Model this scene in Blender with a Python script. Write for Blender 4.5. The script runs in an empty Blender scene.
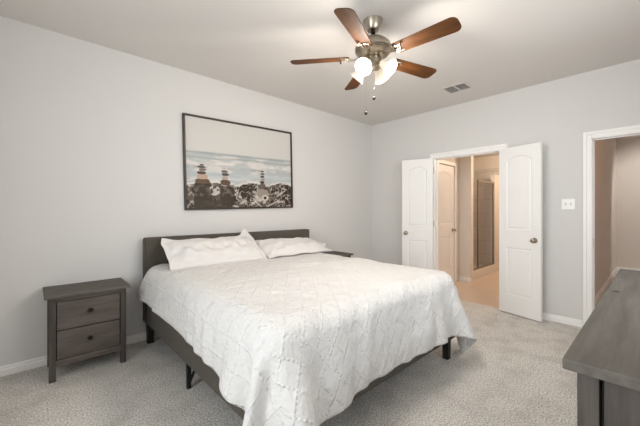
import bpy, bmesh, math, random
import numpy as np
from mathutils import Vector, Matrix, Euler

C = bpy.context.scene.collection
SC = bpy.context.scene
R = math.radians
H = 2.74                                   # ceiling height

# ------------------------------------------------------------------ camera
cam_d = bpy.data.cameras.new('camera')
cam_d.sensor_width = 36.0
cam_d.lens = 310.9 / 640 * 36
cam_d.shift_y = -2.67 / 640
cam_d.clip_start = 0.02
cam = bpy.data.objects.new('camera', cam_d)
C.objects.link(cam)
cam.location = (-4.354, -3.384, 1.261)
cam.rotation_euler = (R(90), 0, -0.7444)
SC.camera = cam

# ------------------------------------------------------------------ world, daylight, exposure
world = bpy.data.worlds.new('world')
SC.world = world
world.use_nodes = True
bg = world.node_tree.nodes['Background']
bg.inputs[0].default_value = (0.75, 0.86, 1.0, 1)
bg.inputs[1].default_value = 1.0
SC.view_settings.view_transform = 'Standard'
SC.view_settings.look = 'None'
SC.view_settings.gamma = 1
SC.view_settings.use_curve_mapping = False
SC.view_settings.exposure = -0.70
SC.cycles.max_bounces = 10
SC.cycles.diffuse_bounces = 7
SC.cycles.sample_clamp_indirect = 6.0


def area(name, loc, rot, sx, sy, power, col):
    d = bpy.data.lights.new(name, 'AREA')
    d.shape = 'RECTANGLE'
    d.size, d.size_y = sx, sy
    d.energy = power
    d.color = col
    o = bpy.data.objects.new(name, d)
    C.objects.link(o)
    o.location = loc
    o.rotation_euler = rot
    return o


def point(name, loc, power, col, rad=0.03, parent=None):
    d = bpy.data.lights.new(name, 'POINT')
    d.energy = power
    d.color = col
    d.shadow_soft_size = rad
    o = bpy.data.objects.new(name, d)
    C.objects.link(o)
    o.location = loc
    if parent:
        o.parent = parent
    return o


WX = -5.45                                  # wall with the window, left of the camera
CY = -3.76                                  # wall behind the dresser
# daylight through the left window; back light added to fill bed foot and walls
area('daylight_side', (WX - 0.55, -2.45, 1.5), (0, R(-90), R(-20)), 1.7, 2.1, 165, (0.94, 0.975, 1.0))
area('fill_back', (-2.5, CY - 0.5, 1.62), (R(90), 0, R(-22)), 1.8, 1.2, 85, (0.94, 0.975, 1.0))
FAN_POWER = 23.0
WARM = (1.0, 0.915, 0.82)

# ------------------------------------------------------------------ helpers


def lin(r, g, b):
    f = lambda c: (c / 255 / 12.92) if c / 255 <= 0.04045 else ((c / 255 + 0.055) / 1.055) ** 2.4
    return (f(r), f(g), f(b), 1.0)


def new_mat(name, col=(0.8, 0.8, 0.8, 1), rough=0.5, metal=0.0, spec=0.5):
    m = bpy.data.materials.new(name)
    m.use_nodes = True
    b = m.node_tree.nodes['Principled BSDF']
    b.inputs['Base Color'].default_value = col
    b.inputs['Roughness'].default_value = rough
    b.inputs['Metallic'].default_value = metal
    b.inputs['Specular IOR Level'].default_value = spec
    return m, m.node_tree, b


def nd(nt, typ, **kw):
    n = nt.nodes.new(typ)
    for k, v in kw.items():
        if k.startswith('i_'):
            n.inputs[k[2:].replace('_', ' ')].default_value = v
        else:
            setattr(n, k, v)
    return n


def noise_mix(nt, b, c1, c2, scale, detail=4, coord='Object', stretch=None, lo=0.3, hi=0.7, rough=0.5):
    tc = nd(nt, 'ShaderNodeTexCoord')
    src = tc.outputs[coord]
    if stretch:
        mp = nd(nt, 'ShaderNodeMapping')
        mp.inputs['Scale'].default_value = stretch
        nt.links.new(src, mp.inputs[0])
        src = mp.outputs[0]
    nz = nd(nt, 'ShaderNodeTexNoise')
    nz.inputs['Scale'].default_value = scale
    nz.inputs['Detail'].default_value = detail
    nz.inputs['Roughness'].default_value = rough
    nt.links.new(src, nz.inputs['Vector'])
    rp = nd(nt, 'ShaderNodeValToRGB')
    rp.color_ramp.elements[0].position = lo
    rp.color_ramp.elements[1].position = hi
    rp.color_ramp.elements[0].color = c1
    rp.color_ramp.elements[1].color = c2
    nt.links.new(nz.outputs[0], rp.inputs[0])
    nt.links.new(rp.outputs[0], b.inputs['Base Color'])
    return nz, rp, src


def bump(nt, b, height_out, strength, dist=0.01):
    bp = nd(nt, 'ShaderNodeBump')
    bp.inputs['Strength'].default_value = strength
    bp.inputs['Distance'].default_value = dist
    nt.links.new(height_out, bp.inputs['Height'])
    nt.links.new(bp.outputs[0], b.inputs['Normal'])
    return bp


def paint(name, col, bscale=160, bstr=0.15, rough=0.85):
    m, nt, b = new_mat(name, col, rough, 0, 0.25)
    tc = nd(nt, 'ShaderNodeTexCoord')
    nz = nd(nt, 'ShaderNodeTexNoise')
    nz.inputs['Scale'].default_value = bscale
    nz.inputs['Detail'].default_value = 3
    nt.links.new(tc.outputs['Object'], nz.inputs['Vector'])
    bump(nt, b, nz.outputs[0], bstr, 0.004)
    return m


M = {}
M['wall'] = paint('wall_paint', lin(217, 215, 213))
M['ceiling'] = paint('ceiling_paint', lin(217, 213, 209), 90, 0.25)
M['hall_wall'] = paint('hall_paint', lin(222, 216, 210))
M['bath_wall'] = paint('bath_paint', lin(224, 218, 211))
M['trim'] = new_mat('white_trim', lin(244, 242, 240), 0.4)[0]
M['door'] = new_mat('white_door', lin(243, 241, 239), 0.42)[0]
M['nickel'] = new_mat('brushed_nickel', lin(176, 165, 150), 0.28, 1.0)[0]
M['dark_metal'] = new_mat('dark_metal', lin(52, 46, 40), 0.35, 0.9)[0]
M['chrome'] = new_mat('shower_metal', lin(138, 128, 118), 0.4, 0.6)[0]
M['black'] = new_mat('black_leg', lin(24, 23, 22), 0.5)[0]
M['white_plastic'] = new_mat('white_plastic', lin(243, 242, 240), 0.35)[0]
M['grey_plastic'] = new_mat('toggle_grey', lin(205, 203, 200), 0.4)[0]  # light grey plastic of the switch toggles
M['vent_shade'] = new_mat('vent_shade_paint', lin(70, 66, 62), 0.9)[0]  # dark tone painted as the shade behind the vent slats
M['vent'] = new_mat('vent_metal', lin(214, 210, 206), 0.5)[0]
M['frame'] = new_mat('picture_frame', lin(46, 34, 24), 0.45)[0]

# carpet
m, nt, b = new_mat('carpet', rough=0.95, spec=0.1)
nz, rp, src = noise_mix(nt, b, lin(178, 171, 163), lin(255, 252, 246), 95, 5, lo=0.40, hi=0.58, rough=0.75)
nz2 = nd(nt, 'ShaderNodeTexNoise'); nz2.inputs['Scale'].default_value = 5.5; nz2.inputs['Detail'].default_value = 4
nt.links.new(src, nz2.inputs['Vector'])
mx = nd(nt, 'ShaderNodeMix', data_type='RGBA', blend_type='MULTIPLY'); mx.inputs[0].default_value = 0.55
rp2 = nd(nt, 'ShaderNodeValToRGB')
rp2.color_ramp.elements[0].position = 0.34; rp2.color_ramp.elements[0].color = (0.70, 0.69, 0.68, 1)
rp2.color_ramp.elements[1].position = 0.55; rp2.color_ramp.elements[1].color = (1, 1, 1, 1)
nt.links.new(nz2.outputs[0], rp2.inputs[0])
nt.links.new(rp.outputs[0], mx.inputs[6]); nt.links.new(rp2.outputs[0], mx.inputs[7])
nt.links.new(mx.outputs[2], b.inputs['Base Color'])
bump(nt, b, nz.outputs[0], 0.9, 0.012)
M['carpet'] = m

# bath floor tile
m, nt, b = new_mat('bath_tile', rough=0.35)
tc = nd(nt, 'ShaderNodeTexCoord')
br = nd(nt, 'ShaderNodeTexBrick')
br.offset = 0.0
br.inputs['Color1'].default_value = lin(214, 196, 180); br.inputs['Color2'].default_value = lin(208, 190, 174)
br.inputs['Mortar'].default_value = lin(194, 176, 160)
br.inputs['Scale'].default_value = 1.0; br.inputs['Mortar Size'].default_value = 0.004
br.inputs['Brick Width'].default_value = 0.45; br.inputs['Row Height'].default_value = 0.45
nt.links.new(tc.outputs['Object'], br.inputs['Vector']); nt.links.new(br.outputs[0], b.inputs['Base Color'])
M['bath_tile'] = m
# shower wall tile (vertical surfaces: use x+y against z)
m, nt, b = new_mat('shower_tile', rough=0.3)
tc = nd(nt, 'ShaderNodeTexCoord')
sp = nd(nt, 'ShaderNodeSeparateXYZ'); cb = nd(nt, 'ShaderNodeCombineXYZ'); ad = nd(nt, 'ShaderNodeMath', operation='ADD')
nt.links.new(tc.outputs['Object'], sp.inputs[0]); nt.links.new(sp.outputs[0], ad.inputs[0]); nt.links.new(sp.outputs[1], ad.inputs[1])
nt.links.new(ad.outputs[0], cb.inputs[0]); nt.links.new(sp.outputs[2], cb.inputs[1])
br = nd(nt, 'ShaderNodeTexBrick')
br.offset = 0.5
br.inputs['Color1'].default_value = lin(214, 210, 206); br.inputs['Color2'].default_value = lin(204, 200, 196)
br.inputs['Mortar'].default_value = lin(184, 178, 172)
br.inputs['Scale'].default_value = 1.0; br.inputs['Mortar Size'].default_value = 0.006
br.inputs['Brick Width'].default_value = 0.3; br.inputs['Row Height'].default_value = 0.3
nt.links.new(cb.outputs[0], br.inputs['Vector']); nt.links.new(br.outputs[0], b.inputs['Base Color'])
M['shower_tile'] = m

# glass panes: mostly clear, light passes straight through


def glass(name, tint, gloss, grough=0.08):
    m = bpy.data.materials.new(name)
    m.use_nodes = True
    nt = m.node_tree
    for n in list(nt.nodes):
        nt.nodes.remove(n)
    out = nd(nt, 'ShaderNodeOutputMaterial')
    tr = nd(nt, 'ShaderNodeBsdfTransparent'); tr.inputs[0].default_value = tint
    gl = nd(nt, 'ShaderNodeBsdfGlossy'); gl.inputs['Roughness'].default_value = grough
    mx = nd(nt, 'ShaderNodeMixShader')
    mx.inputs[0].default_value = gloss
    nt.links.new(tr.outputs[0], mx.inputs[1])
    nt.links.new(gl.outputs[0], mx.inputs[2]); nt.links.new(mx.outputs[0], out.inputs[0])
    return m


M['glass'] = glass('window_glass', (0.97, 0.98, 0.98, 1), 0.05)
M['shower_glass'] = glass('shower_glass', (0.95, 0.95, 0.95, 1), 0.07)
M['picture_glass'] = glass('picture_glass', (1, 1, 1, 1), 0.01, 0.45)

# upholstery
m, nt, b = new_mat('upholstery', rough=0.92, spec=0.15)
nz, rp, src = noise_mix(nt, b, lin(76, 71, 65), lin(100, 94, 86), 260, 3)
bump(nt, b, nz.outputs[0], 0.4, 0.003)
b.inputs['Sheen Weight'].default_value = 0.05
M['upholstery'] = m


def stained(name, c1, c2, axis):
    st = [14, 14, 14]
    st[axis] = 1.2
    m, nt, b = new_mat(name, rough=0.6, spec=0.15)
    nz, rp, src = noise_mix(nt, b, c1, c2, 3.0, 6, stretch=st, lo=0.3, hi=0.72, rough=0.6)
    bump(nt, b, nz.outputs[0], 0.12, 0.003)
    return m


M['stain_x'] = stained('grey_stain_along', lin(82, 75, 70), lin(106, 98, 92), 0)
M['stain_z'] = stained('grey_stain_upright_shaded', lin(66, 61, 57), lin(90, 83, 78), 2)  # same stain darkened on upright parts, offsets the side light
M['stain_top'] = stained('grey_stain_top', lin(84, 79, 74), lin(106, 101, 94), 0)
M['walnut'] = stained('walnut_blade', lin(48, 29, 13), lin(96, 58, 26), 0)

# linen: white cotton with raised tufted lines following the cloth's own UV
m, nt, b = new_mat('tufted_cotton', lin(214, 211, 208), 0.9, 0, 0.15)
uv = nd(nt, 'ShaderNodeUVMap'); uv.uv_map = 'UVMap'
sp = nd(nt, 'ShaderNodeSeparateXYZ'); nt.links.new(uv.outputs[0], sp.inputs[0])


def mth(op, a, bb=None, c=None):
    n = nd(nt, 'ShaderNodeMath', operation=op)
    for i, v in enumerate((a, bb, c)):
        if v is None:
            continue
        if isinstance(v, (int, float)):
            n.inputs[i].default_value = v
        else:
            nt.links.new(v, n.inputs[i])
    return n.outputs[0]


def line_ridge(coord, along, period, width, dot):
    f = mth('PINGPONG', coord, period / 2)                  # 0 on the line
    g = nd(nt, 'ShaderNodeMapRange', interpolation_type='SMOOTHSTEP')
    nt.links.new(f, g.inputs[0])
    g.inputs[1].default_value = width; g.inputs[2].default_value = 0.0
    g.inputs[3].default_value = 0.0; g.inputs[4].default_value = 1.0
    s = mth('SINE', mth('MULTIPLY', along, 2 * math.pi / dot))
    s = mth('MULTIPLY_ADD', s, 0.42, 0.58)
    return mth('MULTIPLY', g.outputs[0], s)


U, V = sp.outputs[0], sp.outputs[1]
du = mth('ADD', mth('MULTIPLY', U, 0.78), mth('MULTIPLY', V, 0.62))
dv = mth('SUBTRACT', mth('MULTIPLY', U, 0.78), mth('MULTIPLY', V, 0.62))
l1 = line_ridge(du, dv, 0.096, 0.008, 0.022)
l2 = line_ridge(dv, du, 0.096, 0.008, 0.022)
dia = mth('MAXIMUM', l1, l2)
l3 = line_ridge(U, V, 0.13, 0.007, 0.03)
l4 = line_ridge(V, U, 0.13, 0.007, 0.03)
grid = mth('MAXIMUM', l3, l4)
M['duvet_nodes'] = None
edge = nd(nt, 'ShaderNodeVertexColor'); edge.layer_name = 'border'
rim = mth('GREATER_THAN', edge.outputs[0], 0.5)
pat = mth('ADD', mth('MULTIPLY', dia, mth('SUBTRACT', 1.0, rim)), mth('MULTIPLY', grid, rim))
tc = nd(nt, 'ShaderNodeTexCoord')
wz = nd(nt, 'ShaderNodeTexNoise'); wz.inputs['Scale'].default_value = 13; wz.inputs['Detail'].default_value = 4
nt.links.new(tc.outputs['Object'], wz.inputs['Vector'])
fz = nd(nt, 'ShaderNodeTexNoise'); fz.inputs['Scale'].default_value = 70; fz.inputs['Detail'].default_value = 2
nt.links.new(tc.outputs['Object'], fz.inputs['Vector'])
pat2 = mth('ADD', pat, mth('MULTIPLY', fz.outputs[0], 0.5))
hgt = mth('ADD', mth('MULTIPLY', pat2, 0.47), mth('MULTIPLY', wz.outputs[0], 1.9))
bump(nt, b, hgt, 1.0, 0.012)
tf = nd(nt, 'ShaderNodeMix', data_type='RGBA')                 # the tufts are a whiter, fluffier yarn
tf.inputs[6].default_value = lin(221, 219, 217); tf.inputs[7].default_value = lin(240, 239, 238)
nt.links.new(pat, tf.inputs[0]); nt.links.new(tf.outputs[2], b.inputs['Base Color'])
M['tufted'] = m
m, nt, b = new_mat('plain_cotton', lin(224, 221, 219), 0.9, 0, 0.15)
tc = nd(nt, 'ShaderNodeTexCoord')
wz = nd(nt, 'ShaderNodeTexNoise'); wz.inputs['Scale'].default_value = 11; wz.inputs['Detail'].default_value = 5
nt.links.new(tc.outputs['Object'], wz.inputs['Vector'])
bump(nt, b, wz.outputs[0], 0.6, 0.012)
M['cotton'] = m
M['mattress'] = new_mat('mattress_ticking', lin(205, 203, 200), 0.9, 0, 0.1)[0]

# lamp glass and bulbs
m, nt, b = new_mat('frosted_shade', lin(250, 240, 225), 0.4)
b.inputs['Emission Color'].default_value = (1.0, 0.82, 0.58, 1)
b.inputs['Emission Strength'].default_value = 0.35
M['shade'] = m
m, nt, b = new_mat('bulb_glow', lin(255, 250, 240), 0.4)
b.inputs['Emission Color'].default_value = (1.0, 0.93, 0.80, 1)
b.inputs['Emission Strength'].default_value = 7.0
M['bulb'] = m

# ------------------------------------------------------------------ mesh builders


class MB:
    """Collects shapes into one bmesh, then links them as ONE object."""

    def __init__(self):
        self.bm = bmesh.new()

    def box(self, a, b, bev=0.0, rot=None, seg=2):
        bm2 = bmesh.new()
        bmesh.ops.create_cube(bm2, size=1)
        s = [b[i] - a[i] for i in range(3)]
        c = Vector([(a[i] + b[i]) / 2 for i in range(3)])
        bmesh.ops.scale(bm2, vec=s, verts=bm2.verts)
        if bev > 0:
            bmesh.ops.bevel(bm2, geom=bm2.edges[:], offset=bev, segments=seg, affect='EDGES', profile=0.6)
        if rot is not None:
            bmesh.ops.rotate(bm2, cent=(0, 0, 0), matrix=rot, verts=bm2.verts)
        bmesh.ops.translate(bm2, vec=c, verts=bm2.verts)
        self.join(bm2)
        return self

    def join(self, bm2, mat=None):
        me = bpy.data.meshes.new('tmp')
        if mat is not None:
            bmesh.ops.transform(bm2, matrix=mat, verts=bm2.verts)
        bm2.to_mesh(me)
        bm2.free()
        self.bm.from_mesh(me)
        bpy.data.meshes.remove(me)
        return self

    def lathe(self, prof, n=40, mat=None):
        bm2 = bmesh.new()
        rings = []
        for (r, z) in prof:
            if r < 1e-6:
                rings.append([bm2.verts.new((0, 0, z))])
            else:
                rings.append([bm2.verts.new((r * math.cos(2 * math.pi * k / n), r * math.sin(2 * math.pi * k / n), z)) for k in range(n)])
        for A, B in zip(rings, rings[1:]):
            for k in range(n):
                k2 = (k + 1) % n
                if len(A) == 1 and len(B) == 1:
                    continue
                if len(A) == 1:
                    bm2.faces.new((A[0], B[k], B[k2]))
                elif len(B) == 1:
                    bm2.faces.new((A[k2], A[k], B[0]))
                else:
                    bm2.faces.new((A[k], B[k], B[k2], A[k2]))
        bmesh.ops.recalc_face_normals(bm2, faces=bm2.faces)
        return self.join(bm2, mat)

    def tube(self, pts, r, n=10, radii=None):
        bm2 = bmesh.new()
        pts = [Vector(p) for p in pts]
        rings = []
        up = Vector((0, 0, 1))
        for i, p in enumerate(pts):
            t = (pts[min(i + 1, len(pts) - 1)] - pts[max(i - 1, 0)]).normalized()
            a = t.cross(up)
            if a.length < 1e-3:
                a = t.cross(Vector((1, 0, 0)))
            a.normalize()
            bvec = t.cross(a)
            rr = radii[i] if radii else r
            rings.append([bm2.verts.new(p + rr * (math.cos(2 * math.pi * k / n) * a + math.sin(2 * math.pi * k / n) * bvec)) for k in range(n)])
        for A, B in zip(rings, rings[1:]):
            for k in range(n):
                k2 = (k + 1) % n
                bm2.faces.new((A[k], A[k2], B[k2], B[k]))
        bm2.faces.new(rings[0]); bm2.faces.new(rings[-1][::-1])
        bmesh.ops.recalc_face_normals(bm2, faces=bm2.faces)
        return self.join(bm2)

    def prism(self, poly, z0, z1, mat=None, bev=0.0):
        """poly in xy, extruded z0..z1, optionally bevelled, then transformed."""
        bm2 = bmesh.new()
        vs = [bm2.verts.new((x, y, z0)) for x, y in poly]
        f = bm2.faces.new(vs)
        r = bmesh.ops.extrude_face_region(bm2, geom=[f])
        bmesh.ops.translate(bm2, vec=(0, 0, z1 - z0), verts=[v for v in r['geom'] if isinstance(v, bmesh.types.BMVert)])
        bmesh.ops.recalc_face_normals(bm2, faces=bm2.faces)
        if bev > 0:
            es = [e for e in bm2.edges if abs(e.verts[0].co.z - e.verts[1].co.z) < 1e-6]
            bmesh.ops.bevel(bm2, geom=es, offset=bev, segments=2, affect='EDGES')
        return self.join(bm2, mat)

    def build(self, name, mat, parent=None, smooth=None):
        me = bpy.data.meshes.new(name)
        self.bm.to_mesh(me)
        self.bm.free()
        return link(name, me, mat, parent, smooth)


def link(name, me, mat, parent=None, smooth=None):
    o = bpy.data.objects.new(name, me)
    C.objects.link(o)
    if mat is not None:
        me.materials.append(mat)
    if smooth:
        for p in me.polygons:
            p.use_smooth = True
        if smooth != 'full':
            try:
                me.set_sharp_from_angle(angle=R(smooth))
            except Exception:
                pass
    if parent:
        o.parent = parent
    return o


def thing(name, label, cat, loc=(0, 0, 0), rz=0, group=None):
    o = bpy.data.objects.new(name, None)
    o.empty_display_size = 0.1
    C.objects.link(o)
    o.location = loc
    o.rotation_euler = (0, 0, rz)
    return tag(o, label, cat, group)


def tag(o, label, cat, group=None):
    o['label'] = label
    o['category'] = cat
    if group:
        o['group'] = group
    return o


def struct(o):
    o['kind'] = 'structure'
    return o


def sbox(name, boxes, mat, bev=0.0):
    mb = MB()
    for a, b in boxes:
        mb.box(a, b, bev)
    return struct(mb.build(name, mat))


def grid_mesh(name, P, uv=None):
    """P: (n,m,3) array -> quad mesh"""
    n, m_ = P.shape[:2]
    me = bpy.data.meshes.new(name)
    idx = np.arange(n * m_).reshape(n, m_)
    f = np.stack([idx[:-1, :-1], idx[1:, :-1], idx[1:, 1:], idx[:-1, 1:]], -1).reshape(-1, 4)
    me.from_pydata(P.reshape(-1, 3).tolist(), [], f.tolist())
    if uv is not None:
        l = me.uv_layers.new(name='UVMap')
        li = np.empty(len(me.loops), dtype=np.int32)
        me.loops.foreach_get('vertex_index', li)
        l.data.foreach_set('uv', uv.reshape(-1, 2)[li].astype(np.float32).ravel())
    me.update()
    return me


# ------------------------------------------------------------------ room shell
T = 0.12
FY0, FY1 = -2.055, -1.148          # french door opening in wall_right
DY0, DY1 = -3.70, -2.902            # hall door opening
DH = 2.035
sbox('floor', [((WX - T, CY - T, -0.1), (0.06, T, 0.0))], M['carpet'])
sbox('ceiling', [((WX - T, CY - T, H), (0.0 + T, T, H + 0.1))], M['ceiling'])
sbox('wall_back', [((WX - T, 0, 0), (T, T, H))], M['wall'])
sbox('wall_right', [((0, FY1, 0), (T, 0, H)), ((0, FY0, DH), (T, FY1, H)), ((0, DY1, 0), (T, FY0, H)),
                    ((0, DY0, DH), (T, DY1, H)), ((0, CY, 0), (T, DY0, H))], M['wall'])
W1 = (-3.55, -1.65, 0.75, 2.25)    # y0,y1,z0,z1 side window
W2 = (-3.20, -1.50, 1.1, 2.2)      # x0,x1,z0,z1 unseen window over the dresser, added for the back fill
sbox('wall_left', [((WX - T, CY, 0), (WX, W1[0], H)), ((WX - T, W1[1], 0), (WX, 0, H)),
                   ((WX - T, W1[0], 0), (WX, W1[1], W1[2])), ((WX - T, W1[0], W1[3]), (WX, W1[1], H))], M['wall'])
sbox('wall_front', [((WX - T, CY - T, 0), (W2[0], CY, H)), ((W2[1], CY - T, 0), (T, CY, H)),
                    ((W2[0], CY - T, 0), (W2[1], CY, W2[2])), ((W2[0], CY - T, W2[3]), (W2[1], CY, H))], M['wall'])


def window(name, horizontal, a0, a1, z0, z1, p0):
    """frame + mullions + pane in the opening; p0 = outer wall plane"""
    fr = MB()
    w = 0.04

    def bx(u0, u1, za, zb, d0=0.03, d1=0.08):
        if horizontal:
            fr.box((u0, p0 + d0, za), (u1, p0 + d1, zb))
        else:
            fr.box((p0 + d0, u0, za), (p0 + d1, u1, zb))
    bx(a0, a0 + w, z0, z1); bx(a1 - w, a1, z0, z1); bx(a0 + w, a1 - w, z0, z0 + w); bx(a0 + w, a1 - w, z1 - w, z1)
    mid = (a0 + a1) / 2
    bx(mid - 0.02, mid + 0.02, z0 + w, z1 - w)
    f = struct(fr.build(name, M['trim']))
    g = MB()
    if horizontal:
        g.box((a0 + w, p0 + 0.05, z0 + w), (a1 - w, p0 + 0.056, z1 - w))
    else:
        g.box((p0 + 0.05, a0 + w, z0 + w), (p0 + 0.056, a1 - w, z1 - w))
    g.build('pane', M['glass'], f)


window('window_1', False, W1[0], W1[1], W1[2], W1[3], WX - T)
window('window_added', True, W2[0], W2[1], W2[2], W2[3], CY - T)

BBH = 0.075


def base_profile():
    return [(0, 0), (0.014, 0), (0.014, 0.045), (0.009, 0.052), (0.009, 0.066), (0.004, BBH), (0, BBH)]


def baseboard(name, p0, p1, nrm, mat=None):
    p0 = Vector((p0[0], p0[1], 0)); p1 = Vector((p1[0], p1[1], 0)); n = Vector((nrm[0], nrm[1], 0))
    bm2 = bmesh.new()
    A = [bm2.verts.new(p0 + n * d + Vector((0, 0, z))) for d, z in base_profile()]
    B = [bm2.verts.new(p1 + n * d + Vector((0, 0, z))) for d, z in base_profile()]
    k = len(A)
    for i in range(k):
        bm2.faces.new((A[i], A[(i + 1) % k], B[(i + 1) % k], B[i]))
    bm2.faces.new(A); bm2.faces.new(B[::-1])
    bmesh.ops.recalc_face_normals(bm2, faces=bm2.faces)
    mb = MB(); mb.join(bm2)
    return struct(mb.build(name, mat or M['trim']))


CW = 0.066
baseboard('baseboard_back', (WX, 0), (0, 0), (0, -1))
baseboard('baseboard_right_1', (0, 0), (0, FY1 + CW), (-1, 0))
baseboard('baseboard_right_2', (0, FY0 - CW), (0, DY1 + CW), (-1, 0))
baseboard('baseboard_left', (WX, 0), (WX, CY), (1, 0))
baseboard('baseboard_front', (WX, CY), (0, CY), (0, 1))


def casing(name, y0, y1, zt):
    """jambs and moulded casing round an opening in wall_right"""
    mb = MB()
    for ya, yb in ((y0, y0 + 0.016), (y1 - 0.016, y1)):
        mb.box((-0.004, ya, 0), (T + 0.004, yb, zt))
    mb.box((-0.004, y0, zt - 0.016), (T + 0.004, y1, zt))
    # door stop
    for ya, yb in ((y0 + 0.016, y0 + 0.026), (y1 - 0.026, y1 - 0.016)):
        mb.box((0.05, ya, 0), (0.085, yb, zt - 0.016))
    mb.box((0.05, y0 + 0.016, zt - 0.026), (0.085, y1 - 0.016, zt - 0.016))
    for xs in (0, 1):
        def cb(ya, yb, za, zb, d):
            if xs == 0:
                mb.box((-d, ya, za), (0, yb, zb), 0.003)
            else:
                mb.box((T, ya, za), (T + d, yb, zb), 0.003)
        e = 0.006
        for (q0, q1, d) in ((0, 0.036, 0.011), (0.036, CW, 0.02)):
            cb(y0 + e - q1, y0 + e - q0, 0, zt - e + q1, d)
            cb(y1 - e + q0, y1 - e + q1, 0, zt - e + q1, d)
            cb(y0 + e - q0, y1 - e + q0, zt - e + q0, zt - e + q1, d)
    return struct(mb.build(name, M['trim']))


casing('trim_1', FY0, FY1, DH)
tr2 = casing('trim_2', DY0, DY1, DH)
sp_ = MB(); sp_.box((0.022, DY1 - 0.0185, 0.87), (0.045, DY1 - 0.0155, 0.96))
sp_.build('strike_plate', M['nickel'], tr2)

# ------------------------------------------------------------------ beyond the double doors: bath
BX = 2.95
sbox('floor_bath', [((0.06, -2.74, -0.1), (BX + T, 0.4, 0.0))], M['bath_tile'])
sbox('ceiling_bath', [((T, -2.74, 2.44), (BX + T, 0.4, 2.54))], M['ceiling'])
# wall with the inner door, facing the bath passage
BDX0, BDX1 = 0.36, 1.10
YD = -0.965
sbox('wall_bath_left', [((T, YD, 0), (BDX0, YD + 0.1, 2.44)), ((BDX1, YD, 0), (1.30, YD + 0.1, 2.44)), ((BDX0, YD, 2.035), (BDX1, YD + 0.1, 2.44)),
                        ((1.30, -1.165, 0), (1.40, YD + 0.1, 2.44))], M['bath_wall'])
sbox('wall_bath_back', [((BX, -2.74, 0), (BX + T, 0.4, 2.44))], M['bath_wall'])
sbox('wall_bath_right', [((T, -2.74, 0), (BX, -2.68, 2.44))], M['bath_wall'])
sbox('wall_shower_tile', [((2.93, -1.115, 0.0), (BX, -0.02, 2.175)), ((1.40, -0.04, 0.0), (2.93, -0.02, 2.175)), ((1.40, -1.10, 0.0), (1.42, -0.04, 2.175))], M['shower_tile'])
sbox('wall_shower_back', [((1.40, -0.02, 0), (BX, 0.08, 2.44))], M['bath_wall'])
sbox('trim_3', [((2.925, -2.68, 2.17), (2.95, -0.04, 2.19))], M['bath_wall'])
baseboard('baseboard_bath_stub', (1.30, YD), (1.30, -1.165), (-1, 0))
baseboard('baseboard_bath_back', (BX, -1.2), (BX, -2.68), (-1, 0))
mb = MB()
for (a, b_) in (((BDX0 - 0.06, YD - 0.015, 0), (BDX0, YD, 2.095)), ((BDX1, YD - 0.015, 0), (BDX1 + 0.06, YD, 2.095)), ((BDX0, YD - 0.015, 2.035), (BDX1, YD, 2.095))):
    mb.box(a, b_, 0.003)
struct(mb.build('trim_4', M['trim']))

# shower: curb, framed glass
sh = thing('shower_enclosure', 'metal framed glass shower enclosure on a low curb beyond the open double doors', 'shower', (1.45, -1.10, 0))
L = lambda x, y, z: (x - 1.45, y + 1.10, z)
mb = MB(); mb.box(L(1.42, -1.125, 0), L(2.925, -1.03, 0.15), 0.006); mb.build('curb', M['bath_wall'], sh)
mb = MB(); mb.box(L(1.42, -1.03, 0), L(2.925, -0.045, 0.06)); mb.build('shower_pan', M['bath_wall'], sh)
mb = MB()
for xa, xb, za, zb in ((1.80, 1.825, 0.15, 1.83), (2.60, 2.645, 0.15, 1.83), (1.80, 2.645, 1.80, 1.84), (1.42, 1.44, 0.15, 1.95), (1.42, 2.645, 0.15, 0.175)):
    mb.box(L(xa, -1.10, za), L(xb, -1.075, zb), 0.003)
fr_ = mb.build('metal_frame', M['chrome'], sh)
mb = MB(); mb.box(L(1.825, -1.090, 0.17), L(2.60, -1.084, 1.81)); mb.build('glass_door', M['shower_glass'], sh)
mb = MB(); mb.box(L(1.44, -1.090, 0.17), L(1.80, -1.084, 1.95)); mb.build('glass_panel', M['shower_glass'], sh)
mb = MB(); mb.box(L(2.645, -1.115, 0.15), L(2.925, -1.03, 2.0)); mb.build('end_post', M['bath_wall'], sh)

# bath light (a flush ceiling lamp, out of sight)
bl = thing('bath_ceiling_lamp', 'round flush lamp on the bath ceiling beyond the double doors', 'lamp', (2.0, -1.9, 2.44))
mb = MB(); mb.lathe([(0, -0.07), (0.08, -0.06), (0.13, -0.03), (0.14, 0)]); mb.build('lamp_shade', M['shade'], bl, 40)
point('bath_lamp_light', (2.0, -1.9, 2.25), 58, (1.0, 0.75, 0.54), 0.1)

# ------------------------------------------------------------------ beyond the right doorway: hall
sbox('floor_hall', [((0.06, -4.6, -0.1), (5.0, -2.74, 0.0))], M['carpet'])
sbox('ceiling_hall', [((T, -4.6, H), (5.0, -2.74, H + 0.1))], M['ceiling'])
sbox('wall_hall_left', [((T, -2.80, 0), (4.8, -2.74, H))], M['hall_wall'])
sbox('wall_hall_back', [((4.7, -4.6, 0), (4.8, -2.80, H))], M['hall_wall'])
sbox('wall_hall_right', [((T, -4.6, 0), (4.7, -4.5, H))], M['hall_wall'])
baseboard('baseboard_hall_back', (4.7, -2.80), (4.7, -4.5), (-1, 0))
baseboard('baseboard_hall_left', (T, -2.80), (4.7, -2.80), (0, -1))
hd = bpy.data.lights.new('hall_fill_spot', 'SPOT')  # added spot to brighten the far hall wall, no fixture known
hd.energy = 110; hd.color = (1.0, 0.95, 0.88); hd.spot_size = R(95); hd.spot_blend = 0.6; hd.shadow_soft_size = 0.06
ho = bpy.data.objects.new('hall_fill_spot', hd); C.objects.link(ho)
ho.location = (3.3, -3.9, 2.6)
ho.rotation_euler = (Vector((4.7, -3.5, 1.3)) - Vector((3.3, -3.9, 2.6))).to_track_quat('-Z', 'Y').to_euler()
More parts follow.
